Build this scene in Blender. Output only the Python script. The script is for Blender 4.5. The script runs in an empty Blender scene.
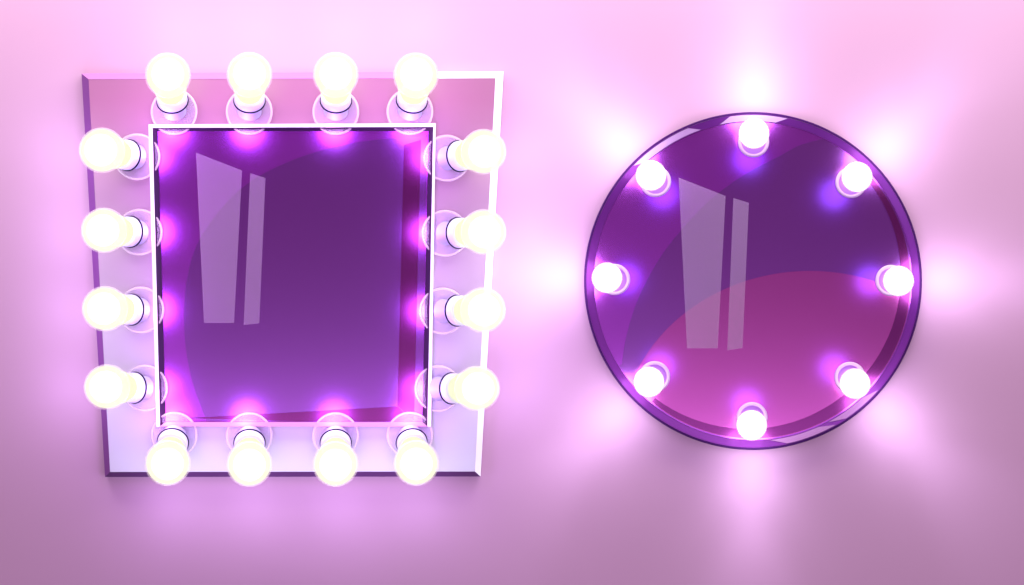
import bpy, bmesh, math
from mathutils import Vector, Matrix

S = 0.002          # metres per pixel on the wall
D = 4.0            # camera distance from the wall
scene = bpy.context.scene
col = scene.collection

def P(px, py, h=0.0):
    k = S * (D - h) / D
    return Vector(((px - 512) * k, -h, (292.5 - py) * k))

# ------------------------------------------------------------ materials
def mat(name, base=(.8, .8, .8), rough=.5, metal=0.0, emit=None, estr=0.0,
        coat=0.0, coat_rough=.1, ior=1.5, spec=.5, noise=0.0, nscale=8.0, bump=0.0):
    m = bpy.data.materials.new(name); m.use_nodes = True
    nt = m.node_tree; b = nt.nodes['Principled BSDF']
    b.inputs['Base Color'].default_value = (*base, 1)
    b.inputs['Roughness'].default_value = rough
    b.inputs['Metallic'].default_value = metal
    b.inputs['IOR'].default_value = ior
    b.inputs['Specular IOR Level'].default_value = spec
    b.inputs['Coat Weight'].default_value = coat
    b.inputs['Coat Roughness'].default_value = coat_rough
    if emit:
        b.inputs['Emission Color'].default_value = (*emit, 1)
        b.inputs['Emission Strength'].default_value = estr
    if noise or bump:
        tc = nt.nodes.new('ShaderNodeTexCoord')
        n = nt.nodes.new('ShaderNodeTexNoise'); n.inputs['Scale'].default_value = nscale
        n.inputs['Detail'].default_value = 4
        nt.links.new(tc.outputs['Object'], n.inputs['Vector'])
        if noise:
            r = nt.nodes.new('ShaderNodeMapRange')
            r.inputs['To Min'].default_value = 1 - noise; r.inputs['To Max'].default_value = 1 + noise
            nt.links.new(n.outputs['Fac'], r.inputs['Value'])
            v = nt.nodes.new('ShaderNodeVectorMath'); v.operation = 'SCALE'
            v.inputs[0].default_value = base
            nt.links.new(r.outputs['Result'], v.inputs['Scale'])
            nt.links.new(v.outputs['Vector'], b.inputs['Base Color'])
        if bump:
            bp = nt.nodes.new('ShaderNodeBump'); bp.inputs['Strength'].default_value = bump
            bp.inputs['Distance'].default_value = .002
            nt.links.new(n.outputs['Fac'], bp.inputs['Height'])
            nt.links.new(bp.outputs['Normal'], b.inputs['Normal'])
    return m

def clear(name, tint, alpha, body, rough=.15, fres=1.3, trans=False):
    """see-through layer: transparent (tint) mixed with a diffuse/gloss body"""
    m = bpy.data.materials.new(name); m.use_nodes = True
    nt = m.node_tree; nt.nodes.clear()
    out = nt.nodes.new('ShaderNodeOutputMaterial')
    tr = nt.nodes.new('ShaderNodeBsdfTransparent'); tr.inputs[0].default_value = (*tint, 1)
    df = nt.nodes.new('ShaderNodeBsdfTranslucent' if trans else 'ShaderNodeBsdfDiffuse'); df.inputs[0].default_value = (*body, 1)
    gl = nt.nodes.new('ShaderNodeBsdfGlossy'); gl.inputs['Roughness'].default_value = rough
    fr = nt.nodes.new('ShaderNodeFresnel'); fr.inputs[0].default_value = fres
    a = nt.nodes.new('ShaderNodeMixShader'); a.inputs[0].default_value = alpha
    b = nt.nodes.new('ShaderNodeMixShader')
    nt.links.new(tr.outputs[0], a.inputs[1]); nt.links.new(df.outputs[0], a.inputs[2])
    nt.links.new(fr.outputs[0], b.inputs[0])
    nt.links.new(a.outputs[0], b.inputs[1]); nt.links.new(gl.outputs[0], b.inputs[2])
    nt.links.new(b.outputs[0], out.inputs[0])
    return m

def glow(name, color, strength, alpha):
    m = bpy.data.materials.new(name); m.use_nodes = True
    nt = m.node_tree; nt.nodes.clear()
    out = nt.nodes.new('ShaderNodeOutputMaterial')
    tr = nt.nodes.new('ShaderNodeBsdfTransparent')
    em = nt.nodes.new('ShaderNodeEmission'); em.inputs[0].default_value = (*color, 1); em.inputs[1].default_value = strength
    a = nt.nodes.new('ShaderNodeMixShader'); a.inputs[0].default_value = alpha
    nt.links.new(tr.outputs[0], a.inputs[1]); nt.links.new(em.outputs[0], a.inputs[2]); nt.links.new(a.outputs[0], out.inputs[0])
    return m

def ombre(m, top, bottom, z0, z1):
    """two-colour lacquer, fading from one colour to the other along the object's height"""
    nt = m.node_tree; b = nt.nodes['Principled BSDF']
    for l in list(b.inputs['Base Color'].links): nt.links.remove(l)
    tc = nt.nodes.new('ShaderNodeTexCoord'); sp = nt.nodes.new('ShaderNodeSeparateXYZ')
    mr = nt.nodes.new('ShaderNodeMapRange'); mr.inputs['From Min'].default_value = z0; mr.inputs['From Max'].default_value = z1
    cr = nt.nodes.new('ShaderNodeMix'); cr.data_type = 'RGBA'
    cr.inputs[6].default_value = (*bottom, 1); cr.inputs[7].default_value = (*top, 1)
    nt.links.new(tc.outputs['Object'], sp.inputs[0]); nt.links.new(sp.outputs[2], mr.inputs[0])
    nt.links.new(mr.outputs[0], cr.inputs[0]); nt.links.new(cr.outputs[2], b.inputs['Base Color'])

MIR_R = .27
M = {
 'wall':   mat('wall_paint', (.57, .325, .48), rough=.9, spec=.1, noise=.02, nscale=3, bump=.05),
 'panel':  mat('pink_lacquer', (.62, .28, .52), rough=.5, coat=1, coat_rough=.28, noise=.015, nscale=5),
 'edge_l': mat('lilac_lit_edge', (.46, .16, .40), rough=.4, spec=.2),  # lit top side of the edge, painted
 'edge_p': mat('purple_shaded_edge', (.22, .06, .26), rough=.35),  # shaded left side of the edge, painted
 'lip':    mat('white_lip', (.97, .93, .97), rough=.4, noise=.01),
 'edge_w': mat('white_lit_edge', (.97, .95, .97), rough=.4),  # bright right side and top glint of the edge, painted
 'edge_d': mat('plum_shaded_edge', (.10, .03, .13), rough=.3),  # shaded bottom side of the edge, painted
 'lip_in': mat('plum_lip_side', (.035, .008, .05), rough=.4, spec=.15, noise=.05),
 'lip_pk': mat('pink_lip', (.72, .32, .52), rough=.3, noise=.02),
 'glass':  mat('violet_mirror', (.68, .125, .90), rough=MIR_R, metal=1),
 'refl_d':mat('plum_reflection', (.49, .14, .68), rough=MIR_R, metal=1),  # darker tone of a reflection painted on the glass
 'refl_b':mat('mulberry_reflection', (.36, .055, .31), rough=MIR_R, metal=1),  # dark tone for painted reflections near the glass edge
 'refl_m':mat('magenta_reflection', (.84, .16, .66), rough=MIR_R, metal=1),  # tone of the painted magenta reflection
 'outline':mat('dark_violet_rim', (.05, .006, .09), rough=.6, spec=.1),
 'bevel':  mat('violet_bevel', (.21, .03, .30), rough=.3, metal=.55),
 'glint':  mat('pale_painted_glint', (.58, .36, .60), rough=.5, spec=.2),  # painted highlight on the bevel
 'glint_d': mat('dusky_painted_glint', (.34, .15, .34), rough=.5, spec=.2),  # dimmer painted highlight on the bevel
 'streak': clear('pale_reflection', (1, 1, 1), .22, (.56, .36, .56), fres=1.01),  # see-through tone of the painted reflection streaks
 'bulb':   mat('lit_bulb', (1, 1, .95), rough=.4, emit=(1.0, .95, .88), estr=3.2),
 'bulb_r': mat('lit_globe', (1, 1, 1), rough=.4, emit=(1.0, .90, 1.0), estr=2),
 'envelope': glow('cream_envelope', (1, 1, .68), 1.0, .66),
 'neck':   mat('cream_neck', (.93, .92, .70), rough=.25, emit=(1, .97, .75), estr=.35),
 'shell':  clear('clear_shell', (1, 1, 1), .2, (1, .93, .90), fres=1.003, trans=True),
 'dish':   clear('glass_dish', (1, 1, 1), .17, (.80, .76, .92), fres=1.05),
 'dish_rim': clear('glass_dish_rim', (1, 1, 1), .36, (1, .90, .88), fres=1.05),
 'collar': mat('white_collar', (.72, .74, .86), rough=.3),
 'ring':   mat('navy_ring', (.004, .004, .02), rough=.7, spec=0),
 'stem':   mat('lavender_stem', (.40, .37, .60), rough=.5),
 'rcollar':mat('pink_collar', (.62, .44, .62), rough=.4),
 'rcup':   mat('violet_cup', (.45, .18, .62), rough=.3),
}

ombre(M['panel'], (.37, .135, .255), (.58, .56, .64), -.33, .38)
# ------------------------------------------------------------ mesh helpers
def link(name, bm, m, parent=None, smooth=False):
    me = bpy.data.meshes.new(name)
    bmesh.ops.recalc_face_normals(bm, faces=bm.faces)
    bm.to_mesh(me); bm.free()
    if smooth:
        for p in me.polygons: p.use_smooth = True
        me.set_sharp_from_angle(angle=math.radians(40))
    me.materials.append(m)
    o = bpy.data.objects.new(name, me); col.objects.link(o)
    if parent is not None:
        o.parent = parent
        o.matrix_parent_inverse = parent.matrix_world.inverted()
    return o

def prism(bm, pts, h0, h1, pts0=None):
    """solid between outline pts (pixels) at height h1 and pts0 (or pts) at h0"""
    pts0 = pts0 or pts
    a = [bm.verts.new(P(x, y, h1)) for x, y in pts]
    k = (D - h1) / D
    b = []
    for x, y in pts0:
        v = P(x, y, h1); v.y = -h0; b.append(bm.verts.new(v))
    n = len(pts)
    bm.faces.new(a); bm.faces.new(list(reversed(b)))
    for i in range(n):
        j = (i + 1) % n
        bm.faces.new((a[i], b[i], b[j], a[j]))

def circ(cx, cy, r, n=160, a0=0, a1=360, full=True):
    m = n if full else n + 1
    return [(cx + r * math.cos(math.radians(a0 + (a1 - a0) * i / n)),
             cy - r * math.sin(math.radians(a0 + (a1 - a0) * i / n))) for i in range(m)]

def lathe(bm, prof, origin, axis, n=48):
    """prof: list of (r, t); revolve round axis through origin"""
    axis = axis.normalized()
    q = Vector((0, 0, 1)).rotation_difference(axis).to_matrix()
    rings = []
    for r, t in prof:
        if r < 1e-6:
            rings.append([bm.verts.new(origin + q @ Vector((0, 0, t)))])
        else:
            rings.append([bm.verts.new(origin + q @ Vector((r * math.cos(2 * math.pi * i / n), r * math.sin(2 * math.pi * i / n), t))) for i in range(n)])
    for a, b in zip(rings, rings[1:]):
        for i in range(n):
            j = (i + 1) % n
            if len(a) == 1 and len(b) == 1: continue
            if len(a) == 1: bm.faces.new((a[0], b[i], b[j]))
            elif len(b) == 1: bm.faces.new((a[i], a[j], b[0]))
            else: bm.faces.new((a[i], a[j], b[j], b[i]))

def sphere_prof(r, c, n=24, a0=-90, a1=90):
    return [(max(0, r * math.cos(math.radians(a0 + (a1 - a0) * i / n))) if abs(abs(a0 + (a1 - a0) * i / n) - 90) > .01 else 0,
             c + r * math.sin(math.radians(a0 + (a1 - a0) * i / n))) for i in range(n + 1)]

def torus_prof(R, r, t, n=16):
    return [(R + r * math.cos(2 * math.pi * i / n), t + r * math.sin(2 * math.pi * i / n)) for i in range(n + 1)]

def smooth_line(pts, sub=8):
    out = []
    n = len(pts)
    for i in range(n - 1):
        p0 = pts[max(i - 1, 0)]; p1 = pts[i]; p2 = pts[i + 1]; p3 = pts[min(i + 2, n - 1)]
        for k in range(sub):
            t = k / sub
            f = lambda a, b, c, d: .5 * (2 * b + (c - a) * t + (2 * a - 5 * b + 4 * c - d) * t * t + (3 * b - a - 3 * c + d) * t ** 3)
            out.append((f(p0[0], p1[0], p2[0], p3[0]), f(p0[1], p1[1], p2[1], p3[1])))
    out.append(pts[-1])
    return out

def empty(name, loc, label, cat):
    o = bpy.data.objects.new(name, None); col.objects.link(o)
    o.location = loc; o['label'] = label; o['category'] = cat
    o.empty_display_size = .05
    bpy.context.view_layer.update()
    return o

# ------------------------------------------------------------ wall
bm = bmesh.new()
bmesh.ops.create_cube(bm, size=1, matrix=Matrix.Translation((0, .05, 0)) @ Matrix.Diagonal((14, .1, 9, 1)))
w = link('wall', bm, M['wall']); w['kind'] = 'structure'

# ------------------------------------------------------------ framed mirror
T1 = empty('framed_mirror', (P(292, 275).x, 0, P(292, 275).z),
           'rectangular purple mirror in a pink and lavender panel ringed by sixteen lit bulbs', 'mirror')
HP = .030
OUT = [(81.5, 73.5), (503.5, 71.5), (480.5, 476.5), (105, 477)]
INN = [(88.5, 79.3), (495.5, 78), (475, 471.5), (110, 472)]
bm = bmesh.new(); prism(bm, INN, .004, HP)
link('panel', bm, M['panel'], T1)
# four mitred, chamfered edge strips; lit and shaded sides painted into their colours
STRIPS = [(OUT[0], (438, 71.8), INN[0], (438, 78.2), 'edge_l'), ((438, 71.8), OUT[1], (438, 78.2), INN[1], 'edge_w'),  # the white top-right piece is a painted glint
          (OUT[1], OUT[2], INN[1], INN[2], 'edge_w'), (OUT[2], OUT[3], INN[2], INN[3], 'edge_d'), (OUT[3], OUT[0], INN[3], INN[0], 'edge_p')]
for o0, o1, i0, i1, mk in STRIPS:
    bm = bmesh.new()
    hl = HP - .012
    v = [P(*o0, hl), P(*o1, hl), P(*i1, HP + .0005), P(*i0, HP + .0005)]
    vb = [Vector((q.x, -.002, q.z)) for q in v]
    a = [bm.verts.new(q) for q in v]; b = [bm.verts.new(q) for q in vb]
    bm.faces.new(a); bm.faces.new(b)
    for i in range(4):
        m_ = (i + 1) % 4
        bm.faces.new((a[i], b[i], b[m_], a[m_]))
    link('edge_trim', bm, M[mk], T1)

# mirror glass
HM = .032
OPEN = [(156.5, 129), (430, 129), (423.5, 423), (164.5, 423)]
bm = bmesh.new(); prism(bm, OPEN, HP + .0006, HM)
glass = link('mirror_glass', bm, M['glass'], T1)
def on_line(p, q, y):
    t = (y - p[1]) / (q[1] - p[1]); return p[0] + (q[0] - p[0]) * t
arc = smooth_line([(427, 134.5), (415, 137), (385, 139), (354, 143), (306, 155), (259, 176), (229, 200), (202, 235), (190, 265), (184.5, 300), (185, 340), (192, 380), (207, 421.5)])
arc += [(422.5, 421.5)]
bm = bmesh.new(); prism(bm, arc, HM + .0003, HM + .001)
link('painted_reflection_arc', bm, M['refl_d'], glass)  # reflection put in as a darker inlay on the glass
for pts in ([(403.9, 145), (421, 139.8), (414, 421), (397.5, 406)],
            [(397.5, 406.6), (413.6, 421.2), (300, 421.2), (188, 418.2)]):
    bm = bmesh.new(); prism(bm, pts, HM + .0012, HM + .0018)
    link('painted_reflection_band', bm, M['refl_b'], glass)  # reflection of the frame's inner edge, put in as dark inlays
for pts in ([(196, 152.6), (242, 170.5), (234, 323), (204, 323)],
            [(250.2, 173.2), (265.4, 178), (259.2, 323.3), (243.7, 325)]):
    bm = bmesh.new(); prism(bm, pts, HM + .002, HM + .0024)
    link('painted_reflection_streak', bm, M['streak'], glass)  # pale inlays shaped as reflection streaks

# raised lip: flat face + inward slope
HL = .043
LO = [(148.5, 124.3), (435.6, 123.2), (431, 427), (156.5, 427)]
LF = [(152.4, 127.8), (433.3, 126.8), (427.4, 426.4), (160, 426.4)]
LI = [(157.4, 131), (428.6, 131), (422.2, 422.3), (165.6, 422.3)]
for k in range(4):
    j = (k + 1) % 4
    bm = bmesh.new()
    a0, a1, f0, f1 = LO[k], LO[j], LF[k], LF[j]
    if k == 2:   # the bottom lip slopes outwards all the way
        f0, f1 = LI[2], LI[3]; a0, a1 = LF[2], LF[3]
    prism(bm, [a0, a1, f1, f0], HP + .0007, HL)
    link('lip', bm, M['lip'] if k != 2 else M['lip_pk'], T1)
    if k == 2: continue
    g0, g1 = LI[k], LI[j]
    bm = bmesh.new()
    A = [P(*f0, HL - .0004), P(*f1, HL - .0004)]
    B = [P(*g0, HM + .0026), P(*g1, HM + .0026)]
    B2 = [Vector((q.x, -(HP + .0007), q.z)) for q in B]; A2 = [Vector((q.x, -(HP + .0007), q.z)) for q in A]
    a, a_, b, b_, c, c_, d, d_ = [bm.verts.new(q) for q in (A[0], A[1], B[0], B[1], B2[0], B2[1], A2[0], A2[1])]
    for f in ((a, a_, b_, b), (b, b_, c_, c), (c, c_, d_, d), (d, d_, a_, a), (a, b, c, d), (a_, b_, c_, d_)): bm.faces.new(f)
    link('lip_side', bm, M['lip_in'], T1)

# ---- bulbs of the framed mirror: (dish, globe) pixel centres
TOP = [((174.4, 112), (168, 75.5)), ((249.5, 112), (249.5, 75)), ((336, 112), (335.8, 75)), ((410, 112), (416, 75.5))]
LEFT = [((137.5, 157), (102, 150.3)), ((139.7, 232.3), (104, 230.4)), ((141.3, 310), (105, 308.7)), ((145, 388), (107, 387))]
RIGHT = [((446.7, 158.4), (483.5, 151.7)), ((445, 233.4), (483.5, 232)), ((442.6, 311), (483, 310)), ((438, 388.5), (477, 388.4))]
BOT = [((174.6, 435), (167.7, 463)), ((249.5, 435.5), (249.4, 464)), ((335.8, 435.5), (335.6, 464)), ((410, 435), (416.3, 463))]
RG = 22.6 * S
for (d_, g_) in TOP + RIGHT + BOT[::-1] + LEFT[::-1]:
    hd = HP + .006
    p0 = P(*d_, hd)
    p2 = P(*g_, HP + .098)
    ax = (p2 - p0); L = ax.length; ax.normalize()
    N = Vector((0, -1, 0))
    r = RG * .975
    bm = bmesh.new()
    # pear shaped glowing envelope
    prof = [(0, L - .060), (.0235, L - .0600), (.027, L - .050), (.0315, L - .041)] + sphere_prof(r * .93, L, 22, -48, 90)
    lathe(bm, prof, p0, ax)
    bulb = link('light_bulb', bm, M['envelope'], T1, True)
    bm = bmesh.new(); lathe(bm, sphere_prof(r * .70, L + r * .08, 20), p0, ax)
    link('glowing_core', bm, M['bulb'], bulb, True)
    bm = bmesh.new(); lathe(bm, sphere_prof(r, L, 30, -62, 90), p0, ax)
    link('glass_shell', bm, M['shell'], bulb, True)
    c0 = L - .0605
    bm = bmesh.new(); lathe(bm, [(0, c0 - .0005), (.0285, c0 - .0005), (.0295, c0 - .003), (.0298, c0 - .016), (.029, c0 - .0175), (0, c0 - .0175)], p0, ax)
    link('collar', bm, M['collar'], bulb, True)
    bm = bmesh.new(); lathe(bm, torus_prof(.0298, .0018, c0 - .0178, 12), p0, ax)
    link('collar_ring', bm, M['ring'], bulb, True)
    bm = bmesh.new(); lathe(bm, [(0, .002), (.024, .002), (.020, (c0 - .018) * .6), (.022, c0 - .0182), (0, c0 - .0182)], p0, ax)
    link('stem', bm, M['stem'], bulb, True)
    R = 23 * S
    q0 = P(*d_, HP + .0035); 
    bm = bmesh.new(); lathe(bm, [(0, .001), (R * .9, .001), (R * .94, .004), (R * .9, .0062), (R * .5, .0045), (0, .004)], q0, N, 64)
    link('base_dish', bm, M['dish'], bulb, True)
    bm = bmesh.new(); lathe(bm, torus_prof(R * .96, R * .05, .0045, 12), q0, N, 64)
    link('dish_rim', bm, M['dish_rim'], bulb, True)

# ------------------------------------------------------------ round mirror
C = (753, 281)
T2 = empty('round_mirror', (P(*C).x, 0, P(*C).z),
           'round purple wall mirror with eight small lit white globes set inside its thin dark rim', 'mirror')
H2 = .018
def ring_band(bm, c, profile, n=192, a0=0, a1=360):
    """profile: list of (radius_px, height) closed loop; sweeps round centre c"""
    full = abs(a1 - a0) >= 360
    cnt = n if full else n + 1
    rows = []
    for i in range(cnt):
        a = math.radians(a0 + (a1 - a0) * i / n)
        rows.append([bm.verts.new(P(c[0] + r * math.cos(a), c[1] - r * math.sin(a), h)) for r, h in profile])
    m = len(profile)
    for i in range(n):
        A, B = rows[i], rows[(i + 1) % cnt]
        for k in range(m):
            l = (k + 1) % m
            bm.faces.new((A[k], A[l], B[l], B[k]))
    if not full:
        bm.faces.new(rows[0]); bm.faces.new(rows[-1])
bm = bmesh.new(); ring_band(bm, C, [(169, .002), (169, .026), (168.3, .0275), (166.8, .0275), (166.8, .002)])
link('rim', bm, M['outline'], T2, True)
bm = bmesh.new(); ring_band(bm, C, [(166.6, .002), (166.6, .0268), (159.2, H2 + .0012), (159.2, .002)])
bev = link('bevel_ring', bm, M['bevel'], T2, True)
bm = bmesh.new(); prism(bm, circ(*C, 159.0, 192), .003, H2)
g2 = link('mirror_glass', bm, M['glass'], T2)
# reflection right of a sweeping arc, built as a darker inlay
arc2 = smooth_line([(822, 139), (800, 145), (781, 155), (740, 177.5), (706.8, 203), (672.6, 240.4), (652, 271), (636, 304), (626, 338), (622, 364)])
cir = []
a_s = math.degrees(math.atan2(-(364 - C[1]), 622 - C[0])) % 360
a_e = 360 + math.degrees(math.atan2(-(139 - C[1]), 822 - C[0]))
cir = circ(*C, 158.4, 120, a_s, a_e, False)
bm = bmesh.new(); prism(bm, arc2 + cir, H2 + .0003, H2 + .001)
link('painted_reflection_arc', bm, M['refl_d'], g2)
# magenta lower reflection put in as an inlay : ellipse clipped by the glass circle
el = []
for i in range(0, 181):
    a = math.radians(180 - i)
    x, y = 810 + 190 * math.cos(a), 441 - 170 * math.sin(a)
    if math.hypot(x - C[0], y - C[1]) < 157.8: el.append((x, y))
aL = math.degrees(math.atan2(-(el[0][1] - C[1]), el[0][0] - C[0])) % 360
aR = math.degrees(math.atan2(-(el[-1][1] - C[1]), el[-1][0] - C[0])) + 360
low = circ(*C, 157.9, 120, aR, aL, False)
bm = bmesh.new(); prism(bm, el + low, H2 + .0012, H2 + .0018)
link('painted_magenta_reflection', bm, M['refl_m'], g2)
# dark crescent reflection, inlaid along the right and lower edge
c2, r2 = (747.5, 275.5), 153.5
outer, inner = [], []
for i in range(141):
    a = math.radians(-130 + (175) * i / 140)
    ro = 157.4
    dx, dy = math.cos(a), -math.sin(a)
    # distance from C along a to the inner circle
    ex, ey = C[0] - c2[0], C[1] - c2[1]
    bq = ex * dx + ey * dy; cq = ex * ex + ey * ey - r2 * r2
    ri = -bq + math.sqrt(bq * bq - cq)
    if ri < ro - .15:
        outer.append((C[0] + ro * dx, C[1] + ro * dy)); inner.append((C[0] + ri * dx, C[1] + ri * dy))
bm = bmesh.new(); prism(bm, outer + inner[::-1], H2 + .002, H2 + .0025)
link('painted_reflection_crescent', bm, M['refl_b'], g2)
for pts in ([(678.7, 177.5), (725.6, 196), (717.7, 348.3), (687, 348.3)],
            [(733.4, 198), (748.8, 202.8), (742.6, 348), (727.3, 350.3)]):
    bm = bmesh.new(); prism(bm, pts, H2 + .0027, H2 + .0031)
    link('painted_reflection_streak', bm, M['streak'], g2)  # reflection streaks built as thin pale sheets
# painted glints, pale and dusky, inlaid in the bevel (skewed ends)
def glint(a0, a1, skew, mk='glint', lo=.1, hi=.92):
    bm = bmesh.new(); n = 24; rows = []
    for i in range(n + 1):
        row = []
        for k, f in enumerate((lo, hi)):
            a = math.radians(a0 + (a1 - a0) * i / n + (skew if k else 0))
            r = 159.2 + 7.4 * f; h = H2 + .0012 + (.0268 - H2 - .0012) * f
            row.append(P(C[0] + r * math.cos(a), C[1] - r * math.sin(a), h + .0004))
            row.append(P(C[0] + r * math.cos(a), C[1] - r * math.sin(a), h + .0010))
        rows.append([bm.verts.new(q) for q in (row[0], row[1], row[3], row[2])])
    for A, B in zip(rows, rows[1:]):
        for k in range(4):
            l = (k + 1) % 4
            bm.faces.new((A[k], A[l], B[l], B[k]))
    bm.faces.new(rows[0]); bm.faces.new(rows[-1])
    link('painted_rim_glint', bm, M[mk], bev)
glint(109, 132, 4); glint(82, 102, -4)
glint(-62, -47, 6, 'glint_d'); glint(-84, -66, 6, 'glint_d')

RB = [((753.6, 141.8), (754, 133.5)), ((851, 182.5), (857, 177)), ((891, 280.5), (898.5, 281)), ((850, 377.5), (855, 383.7)),
      ((752, 417.7), (751.7, 425.3)), ((654.5, 376.7), (649, 382)), ((614.5, 279.5), (607, 277.8)), ((655.5, 181.5), (651, 175.5))]
for d_, g_ in RB:
    p0 = P(*d_, H2 + .004); p2 = P(*g_, H2 + .036)
    N = Vector((0, -1, 0))
    ax = (p2 - p0); L = ax.length; ax.normalize()
    r = 15.2 * S
    bm = bmesh.new(); lathe(bm, sphere_prof(r * .93, L, 24), p0, ax)
    bulb = link('light_bulb', bm, M['bulb_r'], T2, True)
    bm = bmesh.new(); lathe(bm, sphere_prof(r, L, 28, -50, 90), p0, ax)
    link('glass_shell', bm, M['shell'], bulb, True)
    bm = bmesh.new(); lathe(bm, torus_prof(13.9 * S, 1.7 * S, 0, 14), p0, N)
    link('collar', bm, M['rcollar'], bulb, True)
    bm = bmesh.new(); lathe(bm, [(0, -.0035), (13.4 * S, -.0035), (13.2 * S, -.0015), (8 * S, 0), (0, .001)], p0, N)
    link('socket_cup', bm, M['rcup'], bulb, True)

# ------------------------------------------------------------ lamps
def aim(o, target):
    o.rotation_euler = (Vector(target) - o.location).to_track_quat('-Z', 'Y').to_euler()
def area(name, loc, target, sx, sy, power, color):
    l = bpy.data.lights.new(name, 'AREA'); l.shape = 'RECTANGLE'; l.size = sx; l.size_y = sy
    l.energy = power; l.color = color
    o = bpy.data.objects.new(name, l); col.objects.link(o); o.location = loc; aim(o, target)
    return o
area('top_fill', (0, -.55, 1.35), (0, 0, .4), 4.4, .6, 72, (1, 1, 1))  # added unseen fill for the bright top of the wall
area('side_fill', (3.6, -.9, .2), (0, -.9, .2), 1.7, 2.0, 13, (1, .95, 1))  # added unseen fill meant for the right-hand edge
area('front_fill', (-.1, -2.6, -1.1), (-.1, 0, -.3), 3.2, 1.0, 30, (.82, .80, 1))  # added unseen fill that brightens the lower glass
def lamp(name, kind, loc, power, color, radius, target=None, angle=60):
    l = bpy.data.lights.new(name, kind); l.energy = power; l.color = color; l.shadow_soft_size = radius
    o = bpy.data.objects.new(name, l); col.objects.link(o); o.location = loc
    if kind == 'SPOT':
        l.spot_size = math.radians(angle); l.spot_blend = 1; aim(o, target)
# unseen lamps added beside each globe: rays on the wall, glow on the glass
for d_, g_ in RB:
    a = math.atan2(-(g_[1] - C[1]), g_[0] - C[0]); u = Vector((math.cos(a), 0, math.sin(a)))
    q = P(*C, 0); q.y = 0
    lamp('added_globe_ray', 'SPOT', q + u * .345 + Vector((0, -.075, 0)), 2.3, (.76, .72, 1), .03, q + u * .86, 54)
    lamp('added_globe_ray', 'SPOT', q + u * .345 + Vector((0, -.080, 0)), .7, (.78, .74, 1), .04, q + u * .50, 95)
    lamp('added_globe_glow', 'SPOT', q + u * .345 + Vector((0, -.085, 0)), 1.05, (.80, .76, 1), .06, q + u * .372, 165)
    lamp('added_globe_glow', 'POINT', q + u * .250 + Vector((0, -.125, 0)), .085, (.34, .26, 1), .03)
# unseen lamps added by the framed bulbs: glow on the glass and the wall
K = (293, 275)
for row, (ux, uy) in ((TOP, (0, 1)), (LEFT, (1, 0)), (RIGHT, (-1, 0)), (BOT, (0, -1))):
    for d_, g_ in row:
        for off, h, e, c, rad in ((17, .066, .085, (1, .45, .92), .016), (20, .145, .34, (.55, .25, 1), .03)):
            q = P(d_[0] + ux * off, d_[1] + uy * off, 0)
            q += Vector((q.x * (h - HM) / D, -h, q.z * (h - HM) / D))      # so that its reflection sits by the dish
            lamp('added_bulb_glow', 'POINT', q, e, c, rad)
        lamp('added_bulb_glow', 'POINT', P(g_[0] - ux * 42, g_[1] - uy * 42, .100), .36, (.64, .53, 1), .03)

# ------------------------------------------------------------ world, camera, render
wd = bpy.data.worlds.new('World'); scene.world = wd; wd.use_nodes = True
bg = wd.node_tree.nodes['Background']
bg.inputs[0].default_value = (.15, .06, .14, 1); bg.inputs[1].default_value = 1.0

cam = bpy.data.cameras.new('camera'); cam.sensor_width = 36
cam.lens = 36 * D / (1024 * S); cam.clip_end = 100; cam.clip_start = .05
co = bpy.data.objects.new('camera', cam); col.objects.link(co)
co.location = (0, -D, 0); co.rotation_euler = (math.pi / 2, 0, 0)
scene.camera = co
scene.view_settings.view_transform = 'Standard'; scene.view_settings.look = 'None'
scene.view_settings.exposure = 0; scene.view_settings.gamma = 1
scene.cycles.use_denoising = True
scene.cycles.transparent_max_bounces = 24
